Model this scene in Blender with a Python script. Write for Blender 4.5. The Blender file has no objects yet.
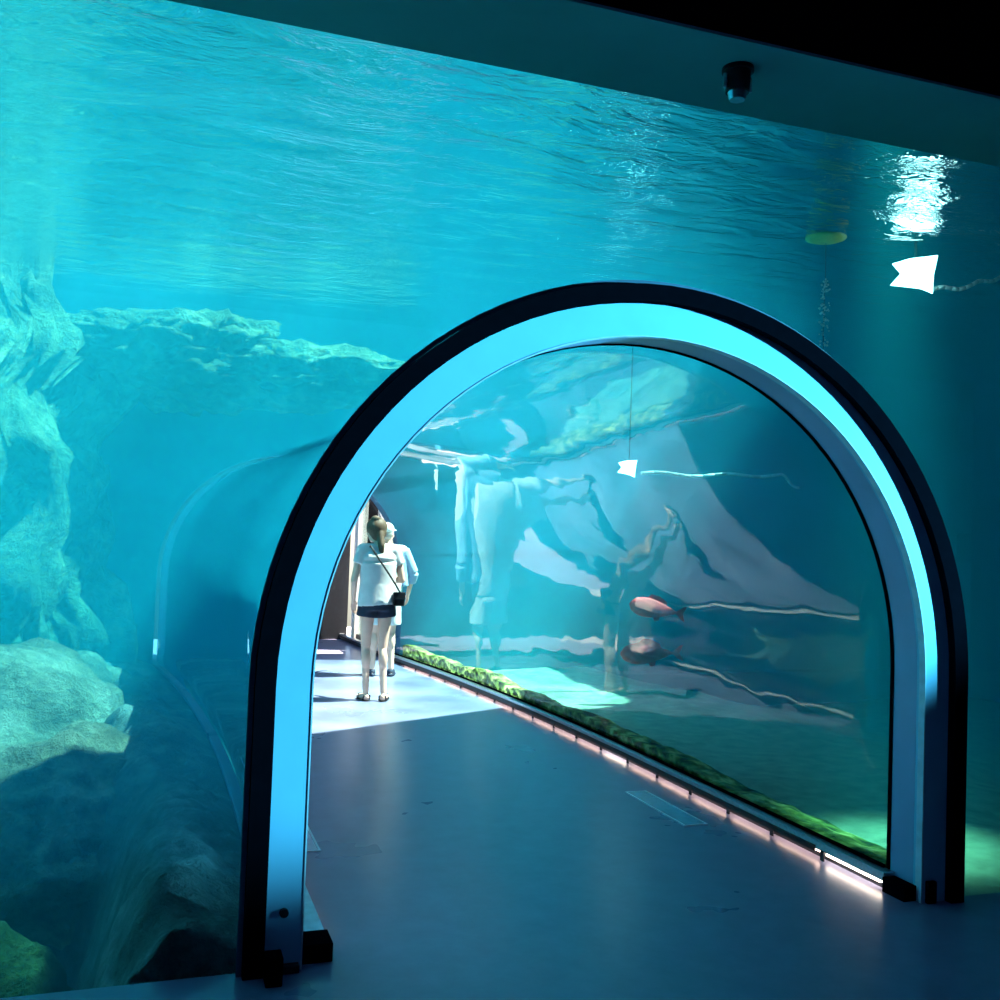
import bpy, bmesh, math, random
from mathutils import Vector, Matrix, noise
C = bpy.context.scene.collection
PI = math.pi
random.seed(7)
sc = bpy.context.scene
sc.view_settings.view_transform = 'Standard'
sc.view_settings.look = 'None'
sc.view_settings.gamma = 1
sc.view_settings.use_curve_mapping = False
sc.view_settings.exposure = 0.0

# ---------------------------------------------------------------- helpers
def link(name, me, mat=None, parent=None, smooth=False):
    o = bpy.data.objects.new(name, me)
    C.objects.link(o)
    if mat is not None:
        for m in (mat if isinstance(mat, (list, tuple)) else [mat]):
            me.materials.append(m)
    if parent: o.parent = parent
    if smooth:
        for p in me.polygons: p.use_smooth = True
    return o

def obj(name, bm, mat=None, parent=None, smooth=False, recalc=True):
    if recalc: bmesh.ops.recalc_face_normals(bm, faces=bm.faces)
    me = bpy.data.meshes.new(name)
    bm.to_mesh(me); bm.free()
    return link(name, me, mat, parent, smooth)

def tag(o, label=None, cat=None, group=None, kind=None):
    if label: o['label'] = label
    if cat: o['category'] = cat
    if group: o['group'] = group
    if kind: o['kind'] = kind
    return o

def struct(o, label=None):
    o['kind'] = 'structure'
    if label: o['label'] = label
    return o

def empty(name, loc=(0, 0, 0), rz=0):
    o = bpy.data.objects.new(name, None); C.objects.link(o)
    o.location = loc; o.rotation_euler = (0, 0, rz); o.empty_display_size = .1
    return o

def box(bm, x0, x1, y0, y1, z0, z1, bev=0):
    r = bmesh.ops.create_cube(bm, size=1)
    for v in r['verts']:
        v.co = Vector((x0 + (v.co.x + .5) * (x1 - x0), y0 + (v.co.y + .5) * (y1 - y0), z0 + (v.co.z + .5) * (z1 - z0)))
    if bev:
        es = list({e for v in r['verts'] for e in v.link_edges})
        bmesh.ops.bevel(bm, geom=es, offset=bev, segments=2, affect='EDGES', profile=.6)
    return bm

def cone(bm, a, b, r1, r2, seg=20, caps=True):
    a, b = Vector(a), Vector(b); d = b - a
    q = Vector((0, 0, 1)).rotation_difference(d.normalized()).to_matrix().to_4x4()
    M = Matrix.Translation((a + b) / 2) @ q
    bmesh.ops.create_cone(bm, cap_ends=caps, segments=seg, radius1=r1, radius2=r2, depth=d.length, matrix=M)

def ball(bm, c, r, sub=3, rot=None):
    if not hasattr(r, '__len__'): r = (r, r, r)
    M = Matrix.Translation(Vector(c))
    if rot is not None: M = M @ rot.to_4x4()
    M = M @ Matrix.Diagonal((r[0], r[1], r[2], 1))
    bmesh.ops.create_icosphere(bm, subdivisions=sub, radius=1, matrix=M)

def capsule(bm, a, b, r1, r2):
    cone(bm, a, b, r1, r2, 16); ball(bm, a, r1, 2); ball(bm, b, r2, 2)

def tube(bm, pts, r, seg=10):
    for i in range(len(pts) - 1):
        cone(bm, pts[i], pts[i + 1], r, r, seg)
        if i: ball(bm, pts[i], r, 1)

def remesh(o, vox, smooth=4, fac=.5):
    m = o.modifiers.new('r', 'REMESH'); m.mode = 'VOXEL'; m.voxel_size = vox; m.use_smooth_shade = True
    if smooth:
        s = o.modifiers.new('s', 'SMOOTH'); s.iterations = smooth; s.factor = fac
    return o

# ---------------------------------------------------------------- materials
def mat(name):
    m = bpy.data.materials.new(name); m.use_nodes = True
    nt = m.node_tree; nt.nodes.clear()
    out = nt.nodes.new('ShaderNodeOutputMaterial')
    return m, nt, out
def N(nt, t, **kw):
    n = nt.nodes.new(t)
    for k, v in kw.items():
        if k in n.inputs: n.inputs[k].default_value = v
        else: setattr(n, k, v)
    return n
def L(nt, a, b): nt.links.new(a, b)
def ramp(nt, fac, stops, interp='LINEAR'):
    r = N(nt, 'ShaderNodeValToRGB'); r.color_ramp.interpolation = interp
    e = r.color_ramp.elements
    while len(e) < len(stops): e.new(.5)
    for k, (p, c) in zip(e, stops):
        k.position = p; k.color = c if len(c) == 4 else (*c, 1)
    L(nt, fac, r.inputs['Fac']); return r
def objco(nt, scale=(1, 1, 1), rot=(0, 0, 0), gen='Object'):
    t = N(nt, 'ShaderNodeTexCoord'); m = N(nt, 'ShaderNodeMapping')
    m.inputs['Scale'].default_value = scale; m.inputs['Rotation'].default_value = rot
    L(nt, t.outputs[gen], m.inputs['Vector']); return m.outputs['Vector']
def noisetex(nt, vec, scale, detail=4, rough=.55, dist=0):
    n = N(nt, 'ShaderNodeTexNoise'); n.inputs['Scale'].default_value = scale
    n.inputs['Detail'].default_value = detail; n.inputs['Roughness'].default_value = rough
    n.inputs['Distortion'].default_value = dist
    if vec is not None: L(nt, vec, n.inputs['Vector'])
    return n.outputs['Fac']
def bump(nt, h, strength, dist):
    b = N(nt, 'ShaderNodeBump'); b.inputs['Strength'].default_value = strength; b.inputs['Distance'].default_value = dist
    L(nt, h, b.inputs['Height']); return b.outputs['Normal']
def simple(name, col, rough=.6, metal=0, var=.12, scale=20, bmp=.1, bdist=.002, coat=0, spec=.5):
    m, nt, out = mat(name)
    p = N(nt, 'ShaderNodeBsdfPrincipled'); p.inputs['Roughness'].default_value = rough
    p.inputs['Metallic'].default_value = metal; p.inputs['Coat Weight'].default_value = coat
    p.inputs['Specular IOR Level'].default_value = spec
    v = objco(nt); n = noisetex(nt, v, scale)
    d = tuple(max(0, c * (1 - var)) for c in col); b = tuple(min(1, c * (1 + var)) for c in col)
    r = ramp(nt, n, [(.3, d), (.7, b)]); L(nt, r.outputs['Color'], p.inputs['Base Color'])
    if bmp: L(nt, bump(nt, n, bmp, bdist), p.inputs['Normal'])
    L(nt, p.outputs[0], out.inputs['Surface']); return m
def emit(name, col, s):
    m, nt, out = mat(name); e = N(nt, 'ShaderNodeEmission'); e.inputs[0].default_value = (*col, 1); e.inputs[1].default_value = s
    L(nt, e.outputs[0], out.inputs['Surface']); return m

# water volume
def water_volume():
    m, nt, out = mat('water_body')
    a = N(nt, 'ShaderNodeVolumeAbsorption'); s = N(nt, 'ShaderNodeVolumeScatter')
    # absorption coefficient = density * (1 - colour)
    a.inputs['Density'].default_value = ABS_D; a.inputs['Color'].default_value = (*ABS_C, 1)
    s.inputs['Density'].default_value = SCA_D; s.inputs['Color'].default_value = (*SCA_C, 1)
    s.inputs['Anisotropy'].default_value = 0.0
    ad = N(nt, 'ShaderNodeAddShader'); L(nt, a.outputs[0], ad.inputs[0]); L(nt, s.outputs[0], ad.inputs[1])
    L(nt, ad.outputs[0], out.inputs['Volume'])
    m.cycles.homogeneous_volume = True
    return m
ABS_D, ABS_C = 0.40, (0.30, 0.875, 0.935)
SCA_D, SCA_C = 0.070, (0.03, 0.74, 0.98)

def acrylic(name, tint=(.97, .99, 1), ior=1.33, wav=0, wscale=1.5, rough=0.0, stretch=(1, 1, 1)):
    m, nt, out = mat(name)
    f = N(nt, 'ShaderNodeFresnel'); f.inputs['IOR'].default_value = ior
    t = N(nt, 'ShaderNodeBsdfTransparent'); t.inputs[0].default_value = (*tint, 1)
    g = N(nt, 'ShaderNodeBsdfGlossy'); g.inputs['Roughness'].default_value = rough; g.inputs[0].default_value = (1, 1, 1, 1)
    if wav:
        h = noisetex(nt, objco(nt, stretch), wscale, 2, .5)
        b = bump(nt, h, 1, wav); L(nt, b, g.inputs['Normal'])
    mx = N(nt, 'ShaderNodeMixShader'); L(nt, f.outputs[0], mx.inputs[0]); L(nt, t.outputs[0], mx.inputs[1]); L(nt, g.outputs[0], mx.inputs[2])
    L(nt, mx.outputs[0], out.inputs['Surface']); return m
def clear(name, col):
    m, nt, out = mat(name); t = N(nt, 'ShaderNodeBsdfTransparent'); t.inputs[0].default_value = (*col, 1)
    L(nt, t.outputs[0], out.inputs['Surface']); return m

def surface_mat():
    # rippled water surface: caustic light net painted into its see-through tint, mirrors totally at grazing angles from below
    m, nt, out = mat('rippled_water')
    v = objco(nt)
    n1 = N(nt, 'ShaderNodeTexNoise'); n1.inputs['Scale'].default_value = 1.3; n1.inputs['Detail'].default_value = 3
    L(nt, v, n1.inputs['Vector'])
    mixv = N(nt, 'ShaderNodeMix', data_type='RGBA'); mixv.inputs[0].default_value = .35
    L(nt, v, mixv.inputs[6]); L(nt, n1.outputs['Color'], mixv.inputs[7])
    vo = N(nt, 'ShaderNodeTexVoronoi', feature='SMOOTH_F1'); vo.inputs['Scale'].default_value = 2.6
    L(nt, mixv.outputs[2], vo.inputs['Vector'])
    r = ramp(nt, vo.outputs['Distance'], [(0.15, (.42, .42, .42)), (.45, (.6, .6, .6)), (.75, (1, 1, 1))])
    t = N(nt, 'ShaderNodeBsdfTransparent'); L(nt, r.outputs[0], t.inputs[0])
    g = N(nt, 'ShaderNodeBsdfGlossy'); g.inputs['Roughness'].default_value = .03
    va = objco(nt, (1.0, 2.4, 1), (0, 0, .35))
    h1 = noisetex(nt, va, 1.6, 5, .62, .6)
    b = bump(nt, h1, 1, .055)
    f = N(nt, 'ShaderNodeFresnel'); f.inputs['IOR'].default_value = 1.33
    b2 = bump(nt, h1, 1, .03)
    L(nt, b, g.inputs['Normal']); L(nt, b2, f.inputs['Normal'])
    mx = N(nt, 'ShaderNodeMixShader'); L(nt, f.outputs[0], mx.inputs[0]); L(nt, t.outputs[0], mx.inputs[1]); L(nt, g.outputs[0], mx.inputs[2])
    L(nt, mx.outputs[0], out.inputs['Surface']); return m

def rock_mat(name, c0, c1, c2, scale=2.2):
    m, nt, out = mat(name)
    p = N(nt, 'ShaderNodeBsdfPrincipled'); p.inputs['Roughness'].default_value = .85
    v = objco(nt)
    n = noisetex(nt, v, scale, 8, .65); n2 = noisetex(nt, v, scale * 6, 6, .7)
    r = ramp(nt, n, [(.3, c0), (.5, c1), (.68, c2)])
    r2 = ramp(nt, n2, [(.3, (.55, .55, .55)), (.65, (1, 1, 1))])
    mm = N(nt, 'ShaderNodeMix', data_type='RGBA', blend_type='MULTIPLY'); mm.inputs[0].default_value = 1
    L(nt, r.outputs[0], mm.inputs[6]); L(nt, r2.outputs[0], mm.inputs[7]); L(nt, mm.outputs[2], p.inputs['Base Color'])
    L(nt, bump(nt, n2, 1, .12), p.inputs['Normal'])
    L(nt, p.outputs[0], out.inputs['Surface']); return m

def floor_mat():
    m, nt, out = mat('resin_floor')
    p = N(nt, 'ShaderNodeBsdfPrincipled'); p.inputs['Specular IOR Level'].default_value = .35
    v = objco(nt)
    n = noisetex(nt, v, 6, 8, .7); n2 = noisetex(nt, v, 1.1, 4)
    r = ramp(nt, n, [(.3, (.19, .20, .30)), (.7, (.24, .25, .38))]); L(nt, r.outputs[0], p.inputs['Base Color'])
    rr = ramp(nt, n2, [(.3, (.27,) * 3), (.7, (.29,) * 3)]); L(nt, rr.outputs[0], p.inputs['Roughness'])
    L(nt, bump(nt, n, .04, .001), p.inputs['Normal'])
    L(nt, p.outputs[0], out.inputs['Surface']); return m

def gravel_mat():
    m, nt, out = mat('algae_gravel')
    p = N(nt, 'ShaderNodeBsdfPrincipled'); p.inputs['Roughness'].default_value = .9
    v = objco(nt); vo = N(nt, 'ShaderNodeTexVoronoi'); vo.inputs['Scale'].default_value = 14; L(nt, v, vo.inputs['Vector'])
    r = ramp(nt, noisetex(nt, v, 7, 4), [(.36, (.02, .05, .015)), (.5, (.22, .28, .05)), (.64, (.80, .72, .26))]); L(nt, r.outputs[0], p.inputs['Base Color'])
    L(nt, bump(nt, vo.outputs['Distance'], .8, .04), p.inputs['Normal'])
    L(nt, p.outputs[0], out.inputs['Surface']); return m

M = dict(
    dark_rubber=simple('dark_rubber', (.003, .003, .005), .9, bmp=0, spec=0.0),
    frame_paint=simple('pale_blue_paint', (.38, .70, .86), .35, var=.04, scale=5, bmp=.02),
    reveal_paint=simple('collar_paint', (.42, .50, .70), .4, var=.06, scale=4, bmp=.02),
    steel=simple('brushed_steel', (.55, .60, .66), .3, metal=.9, scale=60, bmp=.05),
    dark_metal=simple('dark_metal', (.02, .022, .028), .45, metal=.3),
    black_wall=simple('matt_black_wall', (.004, .004, .005), .9, spec=.1),
    soffit=simple('dark_soffit', (.17, .40, .42), .7, var=.05, scale=3),
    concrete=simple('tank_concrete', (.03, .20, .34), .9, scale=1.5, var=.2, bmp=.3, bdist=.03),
    deck=simple('pale_deck', (.72, .72, .70), .7, scale=8),
    white=simple('white_paint', (.80, .82, .80), .5),
    led=emit('warm_led', (1.0, .66, .52), 11), led_dim=emit('dim_led', (1.0, .6, .45), 1.5),
    led_bright=emit('bright_led', (1.0, .80, .66), 14),
    lamp=emit('glow_shape', (.80, 1.0, .95), 14),
    plate=simple('floor_plate', (.42, .50, .62), .25, metal=.5, bmp=.02),
    yellow=simple('yellow_float', (.95, .72, .08), .45, bmp=.02),
    floor=floor_mat(), gravel=gravel_mat(),
    sand=simple('pale_sand', (.34, .38, .26), .95, scale=7, var=.25, bmp=.6, bdist=.05),
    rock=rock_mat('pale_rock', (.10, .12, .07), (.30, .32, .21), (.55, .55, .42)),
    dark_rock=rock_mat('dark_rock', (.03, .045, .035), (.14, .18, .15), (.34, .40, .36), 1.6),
    green_rock=rock_mat('green_rock', (.03, .09, .05), (.12, .24, .12), (.36, .50, .28), 1.7),
    skin=simple('skin', (.88, .54, .42), .55, var=.04), hair=simple('fair_hair', (.12, .08, .05), .6, scale=80, var=.3),
    grey_hair=simple('grey_hair', (.35, .33, .31), .6, scale=80),
    shirt=simple('white_cotton', (.74, .74, .75), .85, scale=12, var=.06, bmp=.4, bdist=.01),
    cream=simple('cream_cotton', (.80, .76, .72), .85, scale=12, var=.05, bmp=.4, bdist=.01),
    jacket=simple('light_blue_cotton', (.30, .47, .66), .8, scale=10, bmp=.4, bdist=.01),
    navy=simple('navy_cotton', (.018, .025, .055), .8, scale=20, bmp=.3, bdist=.005),
    black=simple('black_leather', (.012, .012, .015), .45), bubble=simple('bubble_glint', (.75, .9, .9), .15, bmp=0, spec=1),
    acr_wall=acrylic('tunnel_acrylic', (.97, .99, 1), 1.33, wav=.006, wscale=1.6, rough=.025, stretch=(1, .8, 1.4)),
    acr_win=acrylic('window_acrylic', (.97, .99, 1), 1.33), acr_out=clear('acrylic_wet_side', (.95, .98, .985)),
    pane=acrylic('door_glass', (.75, .85, .82), 1.5),
    surf=surface_mat(), volume=water_volume(),
)
M['rim_side'] = simple('rim_side_paint', (.07, .13, .19), .5, bmp=0)
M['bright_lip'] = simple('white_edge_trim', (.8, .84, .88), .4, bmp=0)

# ---------------------------------------------------------------- tunnel path and arch outline
S = 1.02
def xc(y):
    if y < 2.5: return 0.0
    if y < 8.5: return -.0125 * (y - 2.5) ** 2
    return -.45 - .15 * (y - 8.5) * .5
def arch_pts(R, zb=0.0, n=48, k=6):
    b = R + .03
    P = [(-R, zb + (S - zb) * i / k) for i in range(k)]
    P += [(-R * math.cos(t), S + b * math.sin(t)) for t in [PI * i / n for i in range(n + 1)]]
    P += [(R, S + (zb - S) * (i + 1) / k) for i in range(k)]
    return P
def arch_band(R0, R1, ys, zb0=0, zb1=None, close=True, name='x'):
    """solid between two arch outlines swept along the path"""
    bm = bmesh.new()
    A = arch_pts(R0, zb0); B = arch_pts(R1, zb0 if zb1 is None else zb1)
    rows = []
    for y in ys:
        x = xc(y)
        rows.append(([bm.verts.new((p[0] + x, y, p[1])) for p in A], [bm.verts.new((p[0] + x, y, p[1])) for p in B]))
    n = len(A)
    for (a0, b0), (a1, b1) in zip(rows[:-1], rows[1:]):
        for i in range(n - 1):
            f = bm.faces.new((a0[i], a0[i + 1], a1[i + 1], a1[i])); f.material_index = 0
            f = bm.faces.new((b0[i], b1[i], b1[i + 1], b0[i + 1])); f.material_index = 1
        for i in (0, n - 1):
            f = bm.faces.new((a0[i], a1[i], b1[i], b0[i])); f.material_index = 1
    for (a, b) in (rows[0], rows[-1]):
        for i in range(n - 1):
            f = bm.faces.new((a[i], b[i], b[i + 1], a[i + 1])); f.material_index = 1
    return bm

RO, RB, RI = 1.60, 1.527, 1.394
YEND = 8.5
ZW = 4.2          # water level
HW = 3.443        # window head

# room floor and walkway (one continuous resin floor)
bm = bmesh.new()
for (x0, x1, y0, y1) in [(-7, 10, -7, 0.02)]: box(bm, x0, x1, y0, y1, -.2, 0)
vs = []
ys = [0.02 + i * (13 - .02) / 40 for i in range(41)]
for y in ys:
    vs.append([bm.verts.new((xc(y) + s, y, z)) for s, z in ((-1.46, 0), (1.46, 0), (1.46, -.2), (-1.46, -.2))])
for a, b in zip(vs[:-1], vs[1:]):
    for i in range(4): bm.faces.new((a[i], a[(i + 1) % 4], b[(i + 1) % 4], b[i]))
bm.faces.new(vs[0]); bm.faces.new(vs[-1])
struct(obj('floor', bm, M['floor']))

# room shell
def wall(name, x0, x1, y0, y1, z0, z1, m='black_wall'):
    return struct(obj(name, box(bmesh.new(), x0, x1, y0, y1, z0, z1), M[m]))
wall('wall_back', -7, 10, -7.2, -7, -.2, 5.5)
wall('wall_left', -7.2, -7, -7.2, .1, -.2, 5.5)
wall('wall_right', 10, 10.2, -7.2, .1, -.2, 5.5)
wall('ceiling', -7.2, 10.2, -7.2, -.3, 5.5, 5.7)
bm = box(bmesh.new(), -7, 10, -.555, -.45, HW + .012, 5.5)
struct(obj('wall_front', bm, M['black_wall']))
bm = box(bmesh.new(), -7, 10, -.4495, -.001, HW, HW + .25); box(bm, -7, 10, -.555, -.4495, HW, HW + .0115)
struct(obj('trim_1', bm, M['soffit']), 'dark teal soffit above the big acrylic window')
bm = box(bmesh.new(), -7, 10, -.02, .12, HW + .26, 5.7)
struct(obj('wall_bulkhead', bm, M['black_wall']))
# big flat acrylic window with the arch opening
def window_mesh():
    bm = bmesh.new()
    A = arch_pts(1.50, -.2)
    y0, y1 = 0.0, .085
    X0, X1, Z0, Z1 = -7, 10, -.2, HW + .24
    def ring(y):
        return [bm.verts.new((p[0], y, p[1])) for p in A]
    r0, r1 = ring(y0), ring(y1)
    n = len(A)
    def outer(p):
        # project each arch point outwards onto the window edge
        if p[1] <= S: return (X0 if p[0] < 0 else X1, p[1])
        t = math.atan2(p[1] - S, p[0])
        if t < PI * .25: return (X1, S + (Z1 - S) * t / (PI * .25))
        if t > PI * .75: return (X0, S + (Z1 - S) * (PI - t) / (PI * .25))
        u = (t - PI * .25) / (PI * .5); return (X1 + (X0 - X1) * u, Z1)
    q0 = [bm.verts.new((*[outer(p)[0]], y0, outer(p)[1])) for p in A]
    q1 = [bm.verts.new((*[outer(p)[0]], y1, outer(p)[1])) for p in A]
    for i in range(n - 1):
        f = bm.faces.new((r0[i], r0[i + 1], q0[i + 1], q0[i])); f.material_index = 0
        f = bm.faces.new((r1[i], q1[i], q1[i + 1], r1[i + 1])); f.material_index = 1
        f = bm.faces.new((r0[i], r1[i], r1[i + 1], r0[i + 1])); f.material_index = 1
        f = bm.faces.new((q0[i], q0[i + 1], q1[i + 1], q1[i])); f.material_index = 1
    for i in (0, n - 1): bm.faces.new((r0[i], q0[i], q1[i], r1[i])).material_index = 1
    return bm
w = struct(obj('window_1', window_mesh(), [M['acr_win'], M['acr_out']]))

# arch surround: black gasket ring, pale blue flange, collar
fr = empty('arch_frame', (0, 0, 0))
tag(fr, 'big arched tunnel entrance frame, pale blue inside a raised black rim', 'arch frame')
obj('rim', arch_band(RB, RO, [-.046, .0], .0), [M['dark_rubber']] * 2, fr)
obj('rim_edge', arch_band(RO + .0005, RO + .020, [-.014, -.0], .0), [M['rim_side']] * 2, fr)
obj('flange', arch_band(RI, RB - .0015, [-.006, .05], .0), [M['frame_paint']] * 2, fr)
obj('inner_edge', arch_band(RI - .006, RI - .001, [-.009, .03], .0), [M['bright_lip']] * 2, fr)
obj('collar', arch_band(RI + .0006, 1.498, [.052, .11, .20], .0), [M['reveal_paint']] * 2, fr)
obj('seal', arch_band(RI - .004, RI + .04, [.2005, .222], .0), [M['dark_rubber']] * 2, fr)
for x0, x1 in ((-1.53, -1.47), (1.41, 1.46)):
    obj('foot', box(bmesh.new(), x0, x1, -.13 if x0 < 0 else -.03, -.05 if x0 < 0 else .0 - .007, 0, .10, .006), M['dark_rubber'], fr)
bm = bmesh.new(); cone(bm, (-1.46, -.02, .21), (-1.46, -.006, .21), .016, .016, 20)
obj('bolt', bm, M['dark_metal'], fr)
bm = bmesh.new(); box(bm, -1.50, -1.40, -.04, -.0065, 0.002, .03, .004)
obj('foot_plate', bm, M['dark_metal'], fr)

# acrylic tunnel shell
ys = [.225 + i * (YEND + .25 - .225) / 40 for i in range(41)]
tn = obj('acrylic_tunnel', arch_band(RI - .001, 1.45, ys, .0), [M['acr_wall'], M['acr_out']], smooth=True)
tag(tn, 'clear acrylic arched walk-through tunnel running into the tank', 'tunnel')
for p in tn.data.polygons:
    if abs(p.normal.y) > .9: p.use_smooth = False
bpy.context.view_layer.update()

# water body: box minus tunnel cavity
TX0, TX1 = -9.0, 10.0
ZB = -2.0
def water_mesh():
    bm = box(bmesh.new(), TX0, TX1, .084, YEND, ZB, ZW + .006)
    a = obj('tmp_a', bm)
    bm = bmesh.new()
    P = arch_pts(1.448, -.22)
    yy = [-.3 + i * (YEND + .6) / 40 for i in range(41)]
    rows = [[bm.verts.new((p[0] + xc(y), y, p[1])) for p in P] for y in yy]
    n = len(P)
    for r0, r1 in zip(rows[:-1], rows[1:]):
        for i in range(n): bm.faces.new((r0[i], r0[(i + 1) % n], r1[(i + 1) % n], r1[i]))
    bm.faces.new(rows[0]); bm.faces.new(rows[-1])
    b = obj('tmp_b', bm)
    md = a.modifiers.new('b', 'BOOLEAN'); md.operation = 'DIFFERENCE'; md.object = b; md.solver = 'EXACT'
    dg = bpy.context.evaluated_depsgraph_get()
    me = bpy.data.meshes.new_from_object(a.evaluated_get(dg))
    for o in (a, b): bpy.data.objects.remove(o)
    return me
me = water_mesh(); me.name = 'water'
struct(link('water', me, M['volume']))
bm = bmesh.new()
bmesh.ops.create_grid(bm, x_segments=2, y_segments=2, size=.5)
for v in bm.verts: v.co = Vector((TX0 + (v.co.x + .5) * (TX1 - TX0), .125 + (v.co.y + .5) * (YEND - .125), ZW))
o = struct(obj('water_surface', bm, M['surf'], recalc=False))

# ---------------------------------------------------------------- tank
def hsm(x, a, b):
    t = max(0, min(1, (x - a) / (b - a))); return t * t * (3 - 2 * t)
def fbm(p, s, o=5):
    return noise.fractal(Vector(p) * s, 1.0, 2.1, o)
def tank_floor_z(x, y):
    cx_ = xc(y); d = x - cx_
    n = fbm((x, y, 3.1), .8) * .10
    if d > 0:
        return -.13 + n * .8 - .5 * hsm(d, 3.5, 7)
    return -1.35 + n * 2
bm = bmesh.new()
nx, ny = 130, 70
g = [[bm.verts.new((TX0 + (TX1 - TX0) * i / nx, .09 + (YEND - .09) * j / ny, 0)) for i in range(nx + 1)] for j in range(ny + 1)]
for r in g:
    for v in r: v.co.z = tank_floor_z(v.co.x, v.co.y)
for j in range(ny):
    for i in range(nx):
        x = (g[j][i].co.x + g[j][i + 1].co.x) / 2; y = g[j][i].co.y
        if -1.3 < x - xc(y) < 1.3: continue
        bm.faces.new((g[j][i], g[j][i + 1], g[j + 1][i + 1], g[j + 1][i]))
o = obj('ground_sand', bm, M['sand'], smooth=True, recalc=False); struct(o, 'pale sand bottom of the tank')
# tank walls
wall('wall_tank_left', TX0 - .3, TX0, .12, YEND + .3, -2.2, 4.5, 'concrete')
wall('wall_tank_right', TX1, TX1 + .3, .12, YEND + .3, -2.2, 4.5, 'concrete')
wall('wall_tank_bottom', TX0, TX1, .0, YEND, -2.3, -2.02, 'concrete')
wall('wall_plinth', -7, 10, -.005, .08, -2.3, -.21, 'black_wall')
def end_wall():
    bm = bmesh.new(); A = arch_pts(1.43, -.2, 32)
    y0, y1 = YEND + .0, YEND + .3
    X0, X1, HT = TX0, TX1, 4.5
    c = xc(YEND)
    def outer(p):
        if p[1] <= S: return (X0 if p[0] < 0 else X1, p[1])
        t = math.atan2(p[1] - S, p[0])
        if t < PI * .25: return (X1, S + (HT - S) * t / (PI * .25))
        if t > PI * .75: return (X0, S + (HT - S) * (PI - t) / (PI * .25))
        u = (t - PI * .25) / (PI * .5); return (X1 + (X0 - X1) * u, HT)
    rs = []
    for y in (y0, y1):
        rs.append([bm.verts.new((p[0] * 1.018 + c, y, p[1])) for p in A]); rs.append([bm.verts.new((outer(p)[0], y, outer(p)[1])) for p in A])
    r0, q0, r1, q1 = rs
    for i in range(len(A) - 1):
        bm.faces.new((r0[i], r0[i + 1], q0[i + 1], q0[i])); bm.faces.new((r1[i], q1[i], q1[i + 1], r1[i + 1]))
        bm.faces.new((r0[i], r1[i], r1[i + 1], r0[i + 1])); bm.faces.new((q0[i], q0[i + 1], q1[i + 1], q1[i]))
    for x0, x1 in ((X0, c - 1.456), (c + 1.456, X1)): box(bm, x0, x1, y0, y1, -2.2, -.2)
    return bm
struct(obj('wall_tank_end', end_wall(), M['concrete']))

# rocks
def rock(name, c, size, seed, label, m='rock', amp=.28, sub=5, rz=0, ridge=1.0, lump=.08, wob=0, cat='rock', group=None, parent=None):
    bm = bmesh.new(); bmesh.ops.create_icosphere(bm, subdivisions=sub, radius=1)
    for v in bm.verts:
        d = v.co.normalized(); q = d * 1.2 + Vector((seed * 3.7, seed * 1.3, seed))
        k = 1 + lump * (.5 - abs(noise.noise(q * 4.1))) + lump * .6 * (.4 - abs(noise.noise(q * 9.3))) + amp * noise.fractal(q, .9, 2.0, 6) + amp * .5 * abs(noise.noise(q * 2.3)) * ridge
        v.co = Vector((d.x * k * size[0], d.y * k * size[1], d.z * k * size[2]))
        if wob:
            zz = v.co.z * 1.1 + seed; ws = 1 + .45 * noise.noise(Vector((zz * 1.3, 4, seed)))
            v.co.x = v.co.x * ws + wob * noise.noise(Vector((zz, 0, seed))); v.co.y *= ws
            v.co += d * .16 * noise.noise(Vector((v.co.x * 3, v.co.y * 3, v.co.z * 3)))
    o = obj(name, bm, M[m], parent, smooth=True)
    o.location = c; o.rotation_euler = (0, 0, rz)
    if label: tag(o, label, cat, group)
    return o

# ledge running along the tunnel's left side (heightfield with real depth)
def ledge():
    bm = bmesh.new(); nu, nv = 46, 150
    rows = []
    for j in range(nv + 1):
        y = .12 + (YEND - .2) * j / nv
        row = []
        for i in range(nu + 1):
            u = i / nu
            wdt = .95 + .18 * noise.noise(Vector((y * .9, 0, 5))) + .5 * hsm(y, 2.2, 4.2)
            x = xc(y) - 1.455 - u * wdt
            prof = math.sin(PI * min(1, .10 + u * 1.02)) ** .55 if u < .93 else 0
            top = -.03 + .17 * math.sin(PI * min(1, u * 1.25)) - 1.6 * max(0, (u - .38) / .62) ** 1.7
            nrm = fbm((x, y * .8, top), 1.3, 6) * .12 + .05 * fbm((x, y, 1), 5, 4)
            x += fbm((y, u * 2, 9), 1.1) * .05 * hsm(u, .1, .5)
            row.append(bm.verts.new((x, y, top + nrm * hsm(u, 0, .15))))
        row.append(bm.verts.new((row[-1].co.x, y, -1.9)))
        row.append(bm.verts.new((xc(y) - 1.47, y, -1.9)))
        rows.append(row)
    n = len(rows[0])
    for a, b in zip(rows[:-1], rows[1:]):
        for i in range(n): bm.faces.new((a[i], a[(i + 1) % n], b[(i + 1) % n], b[i]))
    bm.faces.new(rows[0]); bm.faces.new(rows[-1])
    return bm
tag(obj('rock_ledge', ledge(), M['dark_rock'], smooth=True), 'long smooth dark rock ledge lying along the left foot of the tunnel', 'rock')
rock('boulder', (-3.05, 5.1, -.62), (1.25, 1.25, 1.05), 2, 'largest rounded pale boulder at the left edge, lit from above', amp=.16)
rock('boulder', (-2.75, 6.5, -.45), (.85, 1.0, .75), 5, 'pale boulder behind the rock ledge, close to the tunnel foot', amp=.2)
rock('boulder', (-2.55, 3.55, -.55), (.85, .75, .62), 8, 'sunlit ridged pale boulder where the dark ledge begins', amp=.3)
rock('boulder', (-3.7, 3.4, -.6), (.9, .7, .55), 11, 'pale flat boulder in front of the big rounded boulder', amp=.22)
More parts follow.
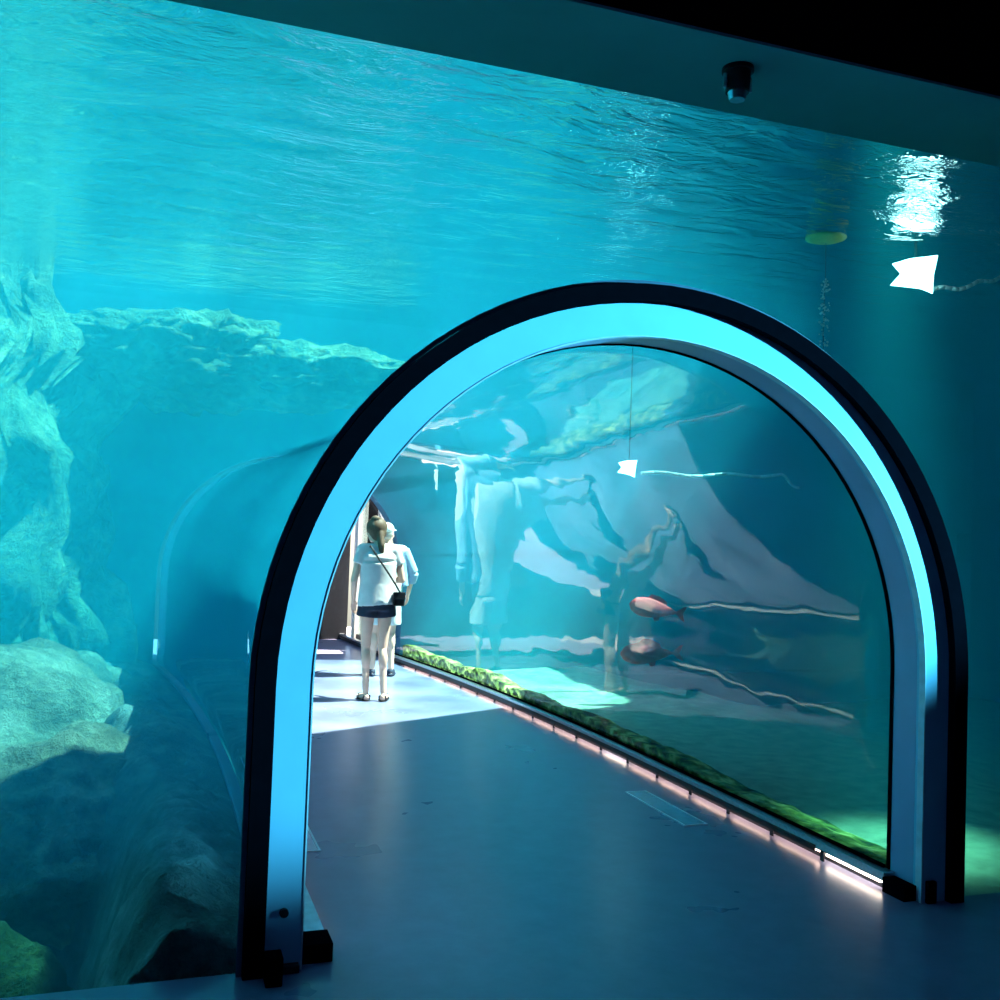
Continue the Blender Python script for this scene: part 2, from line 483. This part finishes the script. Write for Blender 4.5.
rock('boulder', (-2.68, 2.05, -1.02), (.42, .26, .45), 12, 'small green-lit stone low at the bottom left corner', m='green_rock', amp=.2, sub=4)
# back rocks
rock('rock_column', (-3.6, 7.6, 1.2), (.70, .6, 2.75), 3, 'tall green rock column rising to the surface at the left edge', m='green_rock', amp=.30, lump=.30, wob=.5)
rock('rock_column', (-3.0, 7.9, .7), (.55, .45, 2.3), 7, 'shorter rock column between the tall column and the tunnel', m='green_rock', amp=.32, lump=.34, wob=.5)
rock('rock_shelf', (-1.75, 7.9, 3.45), (1.0, .5, .45), 14, 'pale rock shelf just under the water above the tunnel end', m='green_rock', amp=.35, lump=.4)
rock('rock_shelf', (-.45, 7.95, 3.35), (1.05, .45, .28), 16, 'thin low rock shelf reaching right behind the arch rim', m='green_rock', amp=.4, lump=.45)

# planted gravel bank along the right foot of the tunnel
def bank():
    bm = bmesh.new(); nv, nu = 220, 10; rows = []
    for j in range(nv + 1):
        y = .32 + (YEND - .42) * j / nv; row = []
        for i in range(nu + 1):
            u = i / nu
            hh = .17 + .06 * noise.noise(Vector((y * 1.4, 0, 2))) + .05 * hsm(y, 4, 7) + .03 * noise.noise(Vector((y * 6, 3, 2)))
            hh *= hsm(y, .2, 3.5) * .6 + .4
            x = xc(y) + 1.452 + u * .42
            z = -.03 + hh * math.sin(PI * (.45 + .55 * u)) + .02 * noise.noise(Vector((x * 9, y * 9, 0)))
            row.append(bm.verts.new((x, y, z)))
        row.append(bm.verts.new((row[-1].co.x, y, -.5))); row.append(bm.verts.new((xc(y) + 1.452, y, -.5)))
        rows.append(row)
    n = len(rows[0])
    for a, b in zip(rows[:-1], rows[1:]):
        for i in range(n): bm.faces.new((a[i], a[(i + 1) % n], b[(i + 1) % n], b[i]))
    bm.faces.new(rows[0]); bm.faces.new(rows[-1]); return bm
tag(obj('gravel_bank', bank(), M['gravel'], smooth=True), 'yellow-green algae covered gravel bank outside the right foot of the tunnel', 'gravel', kind='stuff')

# float with hanging air line and bubbles
FX, FY = 3.263, 3.283
fl = empty('float', (FX, FY, ZW))
tag(fl, 'small round yellow float resting at the water surface right of the arch', 'float')
bm = bmesh.new()
prof = [(0, -.030), (.07, -.029), (.125, -.022), (.165, -.006), (.17, .01), (.14, .03), (.06, .045), (0, .046)]
seg = 40; rings = []
for (r, z) in prof:
    rings.append([bm.verts.new((r * math.cos(2 * PI * k / seg), r * math.sin(2 * PI * k / seg), z)) for k in range(seg)] if r > 0 else [bm.verts.new((0, 0, z))])
for a, b in zip(rings[:-1], rings[1:]):
    for k in range(seg):
        k2 = (k + 1) % seg
        if len(a) == 1: bm.faces.new((a[0], b[k], b[k2]))
        elif len(b) == 1: bm.faces.new((a[k], b[0], a[k2]))
        else: bm.faces.new((a[k], b[k], b[k2], a[k2]))
obj('disc', bm, M['yellow'], fl, smooth=True)
bm = bmesh.new(); tube(bm, [(0, 0, -.045), (.004, 0, -.3), (-.004, 0, -.62), (0, 0, -.95)], .004, 8)
obj('cord', bm, M['dark_metal'], fl)
bm = bmesh.new()
for k in range(90):
    z = -random.uniform(.35, .98); a = random.uniform(0, 6.28); r = random.uniform(0, .045)
    ball(bm, (FX + r * math.cos(a), FY + r * math.sin(a), ZW + z), random.uniform(.006, .014), 1)
tag(obj('bubbles', bm, M['bubble'], smooth=True), 'stream of small silvery bubbles rising under the yellow float', 'bubbles', kind='stuff')

# bright daylight patches in the water, imitated by added glowing lamp shapes
def glow_spot(loc, rz, label, s=1.0, cord=None):
    t = empty('underwater_glow', loc, rz); tag(t, label, 'lamp', 'added glows in the water')
    R = Matrix.Rotation(.35, 4, 'Y')
    bm = box(bmesh.new(), -.11 * s, .10 * s, 0, .12 * s, -.08 * s, .08 * s, .02 * s); bmesh.ops.transform(bm, matrix=R, verts=bm.verts)
    obj('housing', bm, M['dark_metal'], t)
    bm = bmesh.new()
    Q = [(-.16, .09), (-.04, .12), (.15, .13), (.125, -.01), (.12, -.15), (.04, -.11), (-.06, -.09), (-.17, -.07), (-.10, .01)]
    q0 = [bm.verts.new((x * s, -.002, z * s)) for x, z in Q]; q1 = [bm.verts.new((x * s * .93, -.035 * s, z * s * .93)) for x, z in Q]
    bm.faces.new(q0); bm.faces.new(q1)
    for i in range(len(Q)): bm.faces.new((q0[i], q0[(i + 1) % len(Q)], q1[(i + 1) % len(Q)], q1[i]))
    obj('lens', bm, M['lamp'], t)
    bm = bmesh.new(); tube(bm, [(0, .07 * s, .1 * s), (0, .07 * s, ZW - loc[2] + .05)], .010 * s, 8)
    obj('bracket', bm, M['dark_metal'], t)
    return t
l1 = glow_spot((4.01, 3.07, 3.93), -.73, 'added white glow for the bright daylight just under the surface, right of the yellow float', 1.15)
l2 = glow_spot((3.08, 6.5, 2.42), -.73, 'smaller added white glow seen through the arch opening, deep in the tank', .7)
def hose(pts, label):
    bm = bmesh.new(); P = []
    for i in range(len(pts) - 1):
        a, b = Vector(pts[i]), Vector(pts[i + 1])
        for k in range(6): P.append(a.lerp(b, k / 6))
    P.append(Vector(pts[-1])); P = [p + Vector((0, 0, .02 * math.sin(i * 1.1))) for i, p in enumerate(P)]
    tube(bm, P, .018, 8); tag(obj('hose', bm, M['white'], smooth=True), label, 'hose')
hose([(4.2, 3.1, 3.82), (4.6, 3.05, 3.90), (4.95, 3.05, 4.03), (5.6, 3.0, 4.0)], 'pale hose trailing right from the added white glow')
hose([(3.25, 6.5, 2.37), (4.2, 6.5, 2.40), (5.2, 6.6, 2.46), (5.45, 6.6, 2.3)], 'pale hose trailing from the smaller deep glow')

def reflection_shape(loc, rz, tilt, s, label):  # red reflections in the tunnel wall imitated by added swimming bodies
    t = empty('reflection_shape', loc); t.rotation_euler = (0, tilt, rz); tag(t, label, 'reflection_shape', 'red shapes standing in for reflections')
    bm = bmesh.new(); st = 18; seg = 20; rings = []
    for i in range(st + 1):
        u = i / st; x = (u - .5) * s
        r = (math.sin(PI * min(1, u * 1.02) ** .75) ** .8 * .21 * (1 - .35 * u) + .012) * s
        rings.append([bm.verts.new((x, r * .48 * math.cos(2 * PI * k / seg), r * math.sin(2 * PI * k / seg))) for k in range(seg)])
    for a, b in zip(rings[:-1], rings[1:]):
        for k in range(seg): bm.faces.new((a[k], a[(k + 1) % seg], b[(k + 1) % seg], b[k]))
    bm.faces.new(rings[0]); bm.faces.new(rings[-1])
    obj('body', bm, M['red_scale'], t, True)
    def fin(name, P, th=.008):
        bm = bmesh.new(); a = [bm.verts.new((x * s, -th * s, z * s)) for x, z in P]; b = [bm.verts.new((x * s, th * s, z * s)) for x, z in P]
        bm.faces.new(a); bm.faces.new(b)
        for i in range(len(P)): bm.faces.new((a[i], a[(i + 1) % len(P)], b[(i + 1) % len(P)], b[i]))
        return obj(name, bm, M['red_scale'], t)
    fin('tail_fin', [(.46, .02), (.60, .13), (.66, .15), (.60, 0), (.66, -.15), (.60, -.13), (.46, -.02)])
    fin('dorsal_fin', [(-.18, .17), (-.08, .27), (.08, .26), (.24, .17), (.26, .10), (0, .12)])
    fin('belly_fin', [(.0, -.15), (.06, -.24), (.14, -.22), (.16, -.11)])
    for sy in (-1, 1):
        bm = bmesh.new(); ball(bm, (-.38 * s, sy * .05 * s, .03 * s), .018 * s, 2); obj('eye', bm, M['black'], t, True)
    return t
M['red_scale'] = simple('red_shape_paint', (1.0, .03, .04), .6, scale=14, var=.25)
reflection_shape((3.14, 5.9, .88), -.25, .15, .54, 'upper of the two red shapes added for a reflection in the right wall of the arch')
reflection_shape((3.08, 5.9, .40), -.33, -.05, .58, 'lower of the two red shapes added for a reflection in the right wall of the arch')

# ---------------------------------------------------------------- kerb rails with lights
def strip_x(name, s, x0, x1, z0, z1, ya, yb, m, parent, n=30):
    bm = bmesh.new(); rows = []
    for j in range(n + 1):
        y = ya + (yb - ya) * j / n; c = xc(y)
        rows.append([bm.verts.new((c + s * x, y, z)) for x, z in ((x0, z0), (x1, z0), (x1, z1), (x0, z1))])
    for a, b in zip(rows[:-1], rows[1:]):
        for i in range(4): bm.faces.new((a[i], a[(i + 1) % 4], b[(i + 1) % 4], b[i]))
    bm.faces.new(rows[0]); bm.faces.new(rows[-1])
    return obj(name, bm, m, parent)
def kerb(s, label):
    t = empty('kerb_rail', (0, 0, 0)); tag(t, label, 'kerb rail')
    w = 0.062 if s > 0 else .11
    zt = .085 if s > 0 else .062
    ye = 11.0 if s > 0 else 8.8
    strip_x('channel', s, 1.389 - w, 1.389, .045, zt, .165, ye, M['steel'] if s > 0 else M['white'], t, 60)
    strip_x('gasket', s, 1.375, 1.390, zt + .0005, zt + .015, .225, 8.7, M['dark_rubber'], t, 60)
    strip_x('base_strip', s, 1.389 - w + .03, 1.389, .0, .0445, .165, ye, M['dark_metal'], t, 60)
    strip_x('lip', s, 1.389 - w - .005, 1.389 - w - .0005, .030, .062, 4.2 if s < 0 else .67, ye, M['dark_metal'], t, 60)
    y = .19; k = 0
    while y < 8.0:
        ln = .40
        br = s > 0 and k in (0, 6)
        strip_x('light_bar', s, 1.389 - w + (.004 if br else .008), 1.389 - w + .026, .031 if br else .033, .0445, y, y + ln, M['led_bright' if br else ('led' if s > 0 else 'led_dim')], t, 2)
        strip_x('clip', s, 1.389 - w - .006, 1.389 - w - .0005, .0, .05, y + ln + .005, y + ln + .035, M['dark_metal'], t, 1)
        y += ln + .04; k += 1
    x0, x1 = (1.389 - w - .01, 1.389)
    if s < 0: obj('end_block', box(bmesh.new(), -x1, -x0, .03, .163, 0, .07, .004), M['dark_rubber'], t)
    else: obj('end_block', box(bmesh.new(), x0, x1, .02, .163, 0, .07, .004), M['dark_rubber'], t)
    return t
kerb(1, 'low steel kerb rail with warm light bars along the right wall of the tunnel')
kerb(-1, 'low pale kerb rail behind the left foot of the arch, black front end')

def plate(x0, x1, y0, y1, label):
    t = empty('floor_plate', ((x0 + x1) / 2, (y0 + y1) / 2, 0)); tag(t, label, 'floor plate')
    cx_, cy_ = (x0 + x1) / 2, (y0 + y1) / 2
    obj('panel', box(bmesh.new(), x0 - cx_ + .012, x1 - cx_ - .012, y0 - cy_ + .012, y1 - cy_ - .012, .0005, .003), M['plate'], t)
    bm = bmesh.new()
    a, b, c, d = x0 - cx_, x1 - cx_, y0 - cy_, y1 - cy_
    for q in ((a, b, c, c + .011), (a, b, d - .011, d), (a, a + .011, c + .011, d - .011), (b - .011, b, c + .011, d - .011)):
        box(bm, *q, 0, .005)
    obj('rim', bm, M['bright_lip'], t)
plate(.93, 1.08, 1.31, 2.06, 'narrow pale access plate in the floor beside the right kerb rail')
plate(-1.27, -1.11, 1.31, 2.06, 'narrow pale access plate in the floor behind the left foot of the arch')

# ---------------------------------------------------------------- soffit lamp
t = empty('ceiling_spotlight', (.10, -.36, HW)); tag(t, 'small dark spotlight hanging from the soffit above the arch', 'spotlight')
bm = bmesh.new(); cone(bm, (0, 0, -.015), (0, 0, 0), .062, .062, 28); obj('mount', bm, M['dark_metal'], t)
bm = bmesh.new(); cone(bm, (0, 0, -.095), (0, 0, -.0155), .046, .050, 28); obj('housing', bm, M['dark_metal'], t)
bm = bmesh.new(); cone(bm, (.0, 0, -.125), (.0, 0, -.0955), .030, .038, 28); obj('lens', bm, M['steel'], t)
bm = bmesh.new()
cone(bm, (-.055, 0, -.085), (-.055, 0, -.03), .008, .008, 10); cone(bm, (.055, 0, -.085), (.055, 0, -.03), .008, .008, 10)
cone(bm, (-.06, 0, -.06), (.06, 0, -.06), .006, .006, 10)
obj('yoke', bm, M['steel'], t)

# ---------------------------------------------------------------- beyond the tunnel: sunlit walkway
c2 = xc(10)
wall('wall_walkway_end', c2 - 3.5, .75, 12.6, 12.8, -.2, 3.0, 'black_wall')
bm = box(bmesh.new(), -3.4, .80, 11.0, 11.2, 0, 2.9)
struct(obj('wall_walkway', bm, M['dark_metal']))
dk = bmesh.new(); box(dk, -4, 3, 8.81, 13, -.3, -.012)
struct(obj('floor_walkway', dk, M['deck']))
# white glazed door at the end of the walkway
fr = obj('door_1', (lambda bm: (box(bm, .84, .92, 10.78, 10.9, 0, 2.5), box(bm, .915, .995, 9.55, 9.67, 0, 2.5), box(bm, .84, .995, 9.67, 10.78, 2.4, 2.5), bm)[-1])(bmesh.new()), M['white'])
struct(fr)
obj('glass_pane', box(bmesh.new(), .90, .915, 9.68, 10.77, .1, 2.39), M['pane'], fr)
obj('kick_plate', box(bmesh.new(), .89, .92, 9.68, 10.77, 0.0, .1), M['dark_metal'], fr)
wall('wall_walkway_right', 1.02, 1.2, 8.81, 9.5, -.2, 1.1, 'concrete')

# unseen slab above the tank, outline cut to shade its near and right parts
bm = bmesh.new()
P = [(-5.67, -.3), (2.12, 3.52), (6.0, 5.42), (6.0, 9.0), (11, 9.0), (11, -.3)]
lo = [bm.verts.new((x, y, 5.5)) for x, y in P]; hi = [bm.verts.new((x, y, 5.7)) for x, y in P]
bm.faces.new(lo); bm.faces.new(hi)
for i in range(6): bm.faces.new((lo[i], lo[(i + 1) % 6], hi[(i + 1) % 6], hi[i]))
struct(obj('roof_shade', bm, M['black_wall']), 'unseen slab shaped to shade the near right part of the tank')

# ---------------------------------------------------------------- people
def hand(bm, w, d, side, nrm, s=1.0, curl=.5):
    """w wrist point, d direction of the hand, side towards the thumb, nrm palm normal"""
    w, d, side, nrm = Vector(w), Vector(d).normalized(), Vector(side).normalized(), Vector(nrm).normalized()
    pc = w + d * .05 * s
    for k in range(4):
        o = side * (.027 - k * .018) * s
        capsule(bm, w + o * .55, w + d * .085 * s + o, .012 * s, .0105 * s)
        ln = (.038, .044, .041, .032)[k] * s
        p0 = w + d * .088 * s + o; p1 = p0 + (d + nrm * curl * .6).normalized() * ln; p2 = p1 + (d + nrm * curl * 1.6).normalized() * ln * .8
        capsule(bm, p0, p1, .0088 * s, .0080 * s); capsule(bm, p1, p2, .0080 * s, .0068 * s)
    t0 = w + d * .02 * s + side * .022 * s; t1 = t0 + (d * .6 + side).normalized() * .038 * s; t2 = t1 + (d + side * .3 + nrm * .3).normalized() * .032 * s
    capsule(bm, t0, t1, .012 * s, .0095 * s); capsule(bm, t1, t2, .0095 * s, .008 * s)

def person_body(J, sk, s=1.0, male=False):
    bm = bmesh.new()
    sw = .19 if male else .165
    # torso
    ball(bm, J['pelvis'], (.155 * s, .105 * s, .12 * s), 3)
    capsule(bm, Vector(J['pelvis']) + Vector((-.07, 0, -.02)), Vector(J['pelvis']) + Vector((.07, 0, -.02)), .10, .10)
    ball(bm, J['waist'], ((.145 if male else .125), .09, .14), 3)
    ball(bm, J['chest'], ((.18 if male else .155), .105, .17), 3)
    capsule(bm, J['shL'], J['shR'], .055, .055)
    capsule(bm, Vector(J['chest']) + Vector((0, 0, .10)), J['neck'], .075, .052)
    capsule(bm, J['neck'], J['head'], .05, .052)
    # head with face
    h = Vector(J['head']); R = Matrix.Rotation(J.get('turn', 0), 3, 'Z')
    def hp(x, y, z): return h + R @ Vector((x, y, z))
    ball(bm, hp(0, -.008, .02), (.074, .092, .098), 3, R)
    ball(bm, hp(0, .03, -.035), (.055, .06, .07), 3, R)
    ball(bm, hp(0, .06, -.085), (.026, .024, .022), 2, R)          # chin
    capsule(bm, hp(0, .088, .012), hp(0, .108, -.024), .009, .014)  # nose
    for sx in (-1, 1):
        ball(bm, hp(sx * .076, -.004, -.012), (.010, .018, .030), 2, R)
        ball(bm, hp(sx * .030, .074, .022), (.026, .014, .010), 2, R)   # brow
        ball(bm, hp(sx * .038, .062, -.022), (.026, .022, .024), 2, R)  # cheek
    ball(bm, hp(0, .082, -.052), (.025, .010, .008), 2, R)
    # limbs
    for sd in 'LR':
        capsule(bm, J['sh' + sd], J['el' + sd], .046 * s, .036 * s); capsule(bm, J['el' + sd], J['wr' + sd], .037 * s, .024 * s)
        capsule(bm, J['hip' + sd], J['kn' + sd], .083 * s, .050 * s)
        kn, an = Vector(J['kn' + sd]), Vector(J['an' + sd])
        capsule(bm, kn, an, .048 * s, .032 * s)
        ball(bm, kn.lerp(an, .28) + Vector((0, -.018, 0)), (.048 * s, .052 * s, .11 * s), 3)   # calf
        fd = Vector(J.get('fd' + sd, (0, 1, 0))).normalized()
        fo = Matrix.Rotation(math.atan2(-fd.x, fd.y), 3, 'Z')
        heel = Vector((an.x, an.y, .038)) - fd * .02
        ball(bm, heel, (.030, .036, .032), 2)
        ball(bm, heel + fd * .085 + Vector((0, 0, -.006)), (.036, .085, .026), 3, fo)
        ball(bm, heel + fd * .15 + Vector((0, 0, -.014)), (.042, .045, .018), 2, fo)
        hd = J.get('hd' + sd)
        hand(bm, J['wr' + sd], hd[0], hd[1], hd[2], .95 * s)
    return bm
def eyes(J, parent):
    h = Vector(J['head']); R = Matrix.Rotation(J.get('turn', 0), 3, 'Z')
    for sx in (-1, 1):
        bm = bmesh.new(); ball(bm, h + R @ Vector((sx * .031, .0815, .004)), (.013, .008, .007), 2, R); obj('eye', bm, M['white'], parent, True)
        bm = bmesh.new(); ball(bm, h + R @ Vector((sx * .031, .0875, .004)), (.006, .004, .006), 2, R); obj('pupil', bm, M['black'], parent, True)
    bm = bmesh.new(); ball(bm, h + R @ Vector((0, .090, -.053)), (.024, .006, .007), 2, R); obj('mouth', bm, simple('lips', (.55, .22, .2), bmp=0), parent, True)

# woman, seen from behind
W = dict(pelvis=(0, 0, .93), waist=(0, 0, 1.07), chest=(0, -.005, 1.24), neck=(0, .005, 1.44), head=(-.035, .03, 1.555), turn=.35,
         shL=(-.165, 0, 1.375), shR=(.165, 0, 1.375), elL=(-.225, .0, 1.10), elR=(.235, .015, 1.11),
         wrL=(-.205, .14, .90), wrR=(.10, .22, 1.10), hdL=((.15, .55, -.8), (.9, .2, .1), (.3, -.6, -.3)), hdR=((-1, .25, .1), (0, .1, 1), (0, -1, 0)),
         hipL=(-.085, 0, .88), hipR=(.085, 0, .88), knL=(-.085, .035, .49), knR=(.07, .0, .49), anL=(-.075, -.01, .085), anR=(.085, -.05, .085),
         fdL=(-.25, 1, 0), fdR=(.35, 1, 0))
def woman():
    t = obj('person', person_body(W, M['skin'], .92), M['skin'])
    remesh(t, .0075, 3, .4)
    eyes(W, t)
    bm = bmesh.new()   # loose t-shirt
    cone(bm, (0, 0, .915), (0, -.002, 1.08), .188, .168, 32); cone(bm, (0, -.002, 1.079), (0, -.005, 1.27), .168, .180, 32)
    ball(bm, (0, -.005, 1.27), (.182, .135, .14), 3); capsule(bm, (-.155, 0, 1.375), (.155, 0, 1.375), .066, .066)
    for v in bm.verts:
        if v.co.z < 1.28: v.co.y *= .72
        if v.co.z < 1.0: v.co.z -= .05 * max(0, -v.co.x * 2 + .1) + .03 * (v.co.y < 0)
    cone(bm, (-.145, 0, 1.375), (-.19, -.0, 1.25), .066, .060, 20); cone(bm, (.145, 0, 1.375), (.20, .005, 1.25), .066, .060, 20)
    remesh(obj('t_shirt', bm, M['shirt'], t), .009, 4)
    bm = bmesh.new()
    cone(bm, (0, 0, .83), (0, 0, 1.0), .172, .158, 32)
    for v in bm.verts: v.co.y *= .78
    cone(bm, (-.09, 0.0, .765), (-.075, 0, .90), .102, .102, 24); cone(bm, (.09, 0.0, .765), (.075, 0, .90), .102, .102, 24)
    remesh(obj('shorts', bm, M['navy'], t), .009, 3)
    bm = bmesh.new(); h = Vector(W['head']); R = Matrix.Rotation(W['turn'], 3, 'Z')
    ball(bm, h + R @ Vector((0, -.022, .034)), (.102, .10, .10), 3); ball(bm, h + R @ Vector((0, -.055, -.01)), (.080, .062, .085), 3)
    ball(bm, h + R @ Vector((-.03, -.05, .115)), (.045, .042, .03), 3)
    capsule(bm, h + R @ Vector((0, -.09, -.02)), h + Vector((.04, -.125, -.13)), .040, .034)
    capsule(bm, h + Vector((.04, -.125, -.13)), h + Vector((.05, -.12, -.25)), .034, .014)
    remesh(obj('hair', bm, M['hair'], t), .008, 3)
    for sd in 'LR':
        an = Vector(W['an' + sd]); fd = Vector(W['fd' + sd]).normalized(); fo = Matrix.Rotation(math.atan2(-fd.x, fd.y), 3, 'Z')
        bm = bmesh.new(); c = Vector((an.x, an.y, .006)) + fd * .065
        ball(bm, c, (.043, .125, .006), 3, fo)
        tube(bm, [c + fo @ Vector((-.04, .03, .004)), c + fo @ Vector((-.02, .05, .045)), c + fo @ Vector((.02, .05, .045)), c + fo @ Vector((.04, .03, .004))], .007, 8)
        tube(bm, [c + fo @ Vector((-.034, -.08, .004)), c + fo @ Vector((-.030, -.10, .045)), c + fo @ Vector((.030, -.10, .045)), c + fo @ Vector((.034, -.08, .004))], .006, 8)
        obj('sandal', bm, M['black'], t)
    return t
w_ = woman(); w_.location = (.07, 5.66, 0); w_.rotation_euler = (0, 0, -.05); w_.scale = (1.0, 1.0, 1.03)
tag(w_, 'person seen from behind in pale t-shirt and dark shorts, standing on the sunlit walkway', 'person')

bag = empty('shoulder_bag', (.07 + .19, 5.66 - .10, 0)); tag(bag, 'small black bag hanging at the hip of the person in dark shorts', 'bag')
bm = box(bmesh.new(), -.06, .05, -.03, .03, .90, 1.03, .015); obj('pouch', bm, M['black'], bag)
bm = box(bmesh.new(), -.062, .052, -.036, .0, .965, 1.033, .006); obj('flap', bm, M['dark_metal'], bag)
bm = bmesh.new()
sp = [(-.28, .09, 1.44), (-.29, .03, 1.46), (-.27, -.02, 1.42), (-.20, -.065, 1.31), (-.12, -.065, 1.20), (-.05, -.058, 1.10), (0.0, -.03, 1.03)]
tube(bm, sp, .009, 8); obj('strap', bm, M['black'], bag)

# man beyond her
G = dict(pelvis=(0, 0, .95), waist=(0, 0, 1.10), chest=(0, 0, 1.28), neck=(0, .01, 1.49), head=(.0, .03, 1.61), turn=-.5,
         shL=(-.185, 0, 1.42), shR=(.19, 0, 1.42), elL=(-.25, .05, 1.13), elR=(.31, .03, 1.17),
         wrL=(-.15, .25, 1.05), wrR=(.27, .10, .93), hdL=((.6, .8, .1), (0, .2, 1), (.6, -.5, 0)), hdR=((-.1, .2, -1), (-.3, .9, .1), (-1, -.2, 0)),
         hipL=(-.09, 0, .90), hipR=(.09, 0, .90), knL=(-.10, .02, .50), knR=(.09, .04, .50), anL=(-.11, -.02, .085), anR=(.10, -.01, .085),
         fdL=(-.2, 1, 0), fdR=(.2, 1, 0))
def man():
    t = obj('person', person_body(G, M['skin'], 1.0, True), M['skin'])
    remesh(t, .008, 3, .4); eyes(G, t)
    bm = bmesh.new()
    cone(bm, (0, 0, .90), (0, 0, 1.30), .195, .205, 32)
    ball(bm, (0, 0, 1.29), (.205, .14, .16), 3); capsule(bm, (-.175, 0, 1.42), (.175, 0, 1.42), .070, .070)
    for v in bm.verts:
        if v.co.z < 1.29: v.co.y *= .70
    cone(bm, (-.175, 0, 1.42), (-.23, .03, 1.24), .075, .072, 20)
    remesh(obj('t_shirt', bm, M['cream'], t), .009, 4)
    bm = bmesh.new()  # light blue overshirt hanging off the right shoulder
    cone(bm, (.18, 0, 1.425), (.305, .03, 1.17), .080, .070, 20); cone(bm, (.305, .03, 1.175), (.29, .07, 1.06), .070, .062, 20)
    cone(bm, (.16, -.005, 1.40), (.19, -.0, 1.02), .078, .075, 20)
    remesh(obj('overshirt', bm, M['jacket'], t), .009, 3)
    bm = bmesh.new()
    cone(bm, (0, 0, .84), (0, 0, 1.0), .18, .172, 32)
    for v in bm.verts: v.co.y *= .78
    cone(bm, (-.10, 0.0, .58), (-.08, 0, .92), .098, .104, 24); cone(bm, (.10, 0.01, .58), (.08, 0, .92), .098, .104, 24)
    remesh(obj('shorts', bm, M['shirt'], t), .009, 3)
    h = Vector(G['head']); R = Matrix.Rotation(G['turn'], 3, 'Z')
    bm = bmesh.new(); ball(bm, h + R @ Vector((0, -.030, .005)), (.081, .080, .082), 3); remesh(obj('hair', bm, M['grey_hair'], t), .008, 2)
    bm = bmesh.new(); ball(bm, h + R @ Vector((0, -.012, .052)), (.086, .102, .080), 3)
    ball(bm, h + R @ Vector((0, .115, .045)), (.068, .07, .010), 3, R)
    remesh(obj('cap', bm, M['white'], t), .007, 2)
    for sd in 'LR':
        an = Vector(G['an' + sd]); fd = Vector(G['fd' + sd]).normalized(); fo = Matrix.Rotation(math.atan2(-fd.x, fd.y), 3, 'Z')
        bm = bmesh.new(); c = Vector((an.x, an.y, .028)) + fd * .06
        ball(bm, c + Vector((0, 0, -.008)), (.050, .135, .022), 3, fo); ball(bm, c + Vector((0, 0, .02)) - fd * .04, (.045, .075, .045), 3, fo)
        remesh(obj('shoe', bm, M['navy'], t), .007, 2)
    return t
g_ = man(); g_.location = (.50, 7.25, 0); g_.rotation_euler = (0, 0, -.15); g_.scale = (1, 1, .98)
tag(g_, 'person in pale cap and light blue overshirt standing just beyond the other', 'person')

# ---------------------------------------------------------------- light
def lamp(kind, name, loc, col, energy, target=None, **kw):
    l = bpy.data.lights.new(name, kind); l.color = col; l.energy = energy
    for k, v in kw.items(): setattr(l, k, v)
    o = bpy.data.objects.new(name, l); C.objects.link(o); o.location = loc
    if target is not None: o.rotation_euler = (Vector(target) - Vector(loc)).to_track_quat('-Z', 'Y').to_euler()
    return o
el = math.radians(62); az = Vector((.98, -.20, 0)).normalized()
sdir = Vector((az.x * math.cos(el), az.y * math.cos(el), math.sin(el)))
lamp('SUN', 'sun', sdir * 30, (1, .84, .70), 53, (0, 0, 0), angle=.009)
lamp('SPOT', 'blue_spotlight', (7.6, -3.6, 2.3), (.09, .63, 1.0), 14500, (-.2, 0, 1.82), spot_size=math.radians(19.5), spot_blend=.45, shadow_soft_size=.03)
lamp('SPOT', 'lit_patch_fill', (2.1, 1.2, 5.2), (.45, 1.0, .7), 6500, (2.12, 1.0, 0), spot_size=math.radians(15), spot_blend=.9, shadow_soft_size=.15)  # unseen spot added to brighten the sand patch beside the tunnel
lamp('SPOT', 'lit_patch_fill', (-2.8, 2.2, 5.2), (.5, 1.0, .5), 3500, (-2.62, 2.0, -.6), spot_size=math.radians(5), spot_blend=.4, shadow_soft_size=.03)  # unseen narrow spot added to brighten the low stone at left
lamp('AREA', 'room_fill', (-1.5, -4.5, 5.3), (.12, .35, 1.0), 14, (-1.5, -4.0, 0), size=2.0)  # added blue fill for the room, no fixture behind it

wd = bpy.data.worlds.new('sky'); sc.world = wd; wd.use_nodes = True
nt = wd.node_tree; bg = nt.nodes['Background']
sk = nt.nodes.new('ShaderNodeTexSky'); sk.sky_type = 'NISHITA'; sk.sun_disc = False; sk.sun_elevation = el; sk.sun_rotation = math.radians(110)
nt.links.new(sk.outputs[0], bg.inputs[0]); bg.inputs[1].default_value = .52

# ---------------------------------------------------------------- camera
cam = bpy.data.cameras.new('camera'); co = bpy.data.objects.new('camera', cam); C.objects.link(co)
F = 995.93; cam.sensor_width = 36; cam.lens = 36 * F / 1000; cam.clip_start = .05; cam.clip_end = 300
yaw, pitch, roll = .3335, .0373, .0361
fw = Vector((math.sin(yaw) * math.cos(pitch), math.cos(yaw) * math.cos(pitch), math.sin(pitch)))
rt = Vector((math.cos(yaw), -math.sin(yaw), 0)); up = rt.cross(fw)
r2 = rt * math.cos(roll) + up * math.sin(roll); u2 = up * math.cos(roll) - rt * math.sin(roll)
co.matrix_world = Matrix(((r2.x, u2.x, -fw.x, -1.9668), (r2.y, u2.y, -fw.y, -3.6802), (r2.z, u2.z, -fw.z, 1.5861), (0, 0, 0, 1)))
sc.camera = co

cy = sc.cycles
cy.max_bounces = 14; cy.transparent_max_bounces = 24; cy.volume_bounces = 3; cy.glossy_bounces = 6; cy.diffuse_bounces = 3
cy.use_denoising = True; cy.caustics_reflective = False; cy.caustics_refractive = False; cy.sample_clamp_indirect = 6
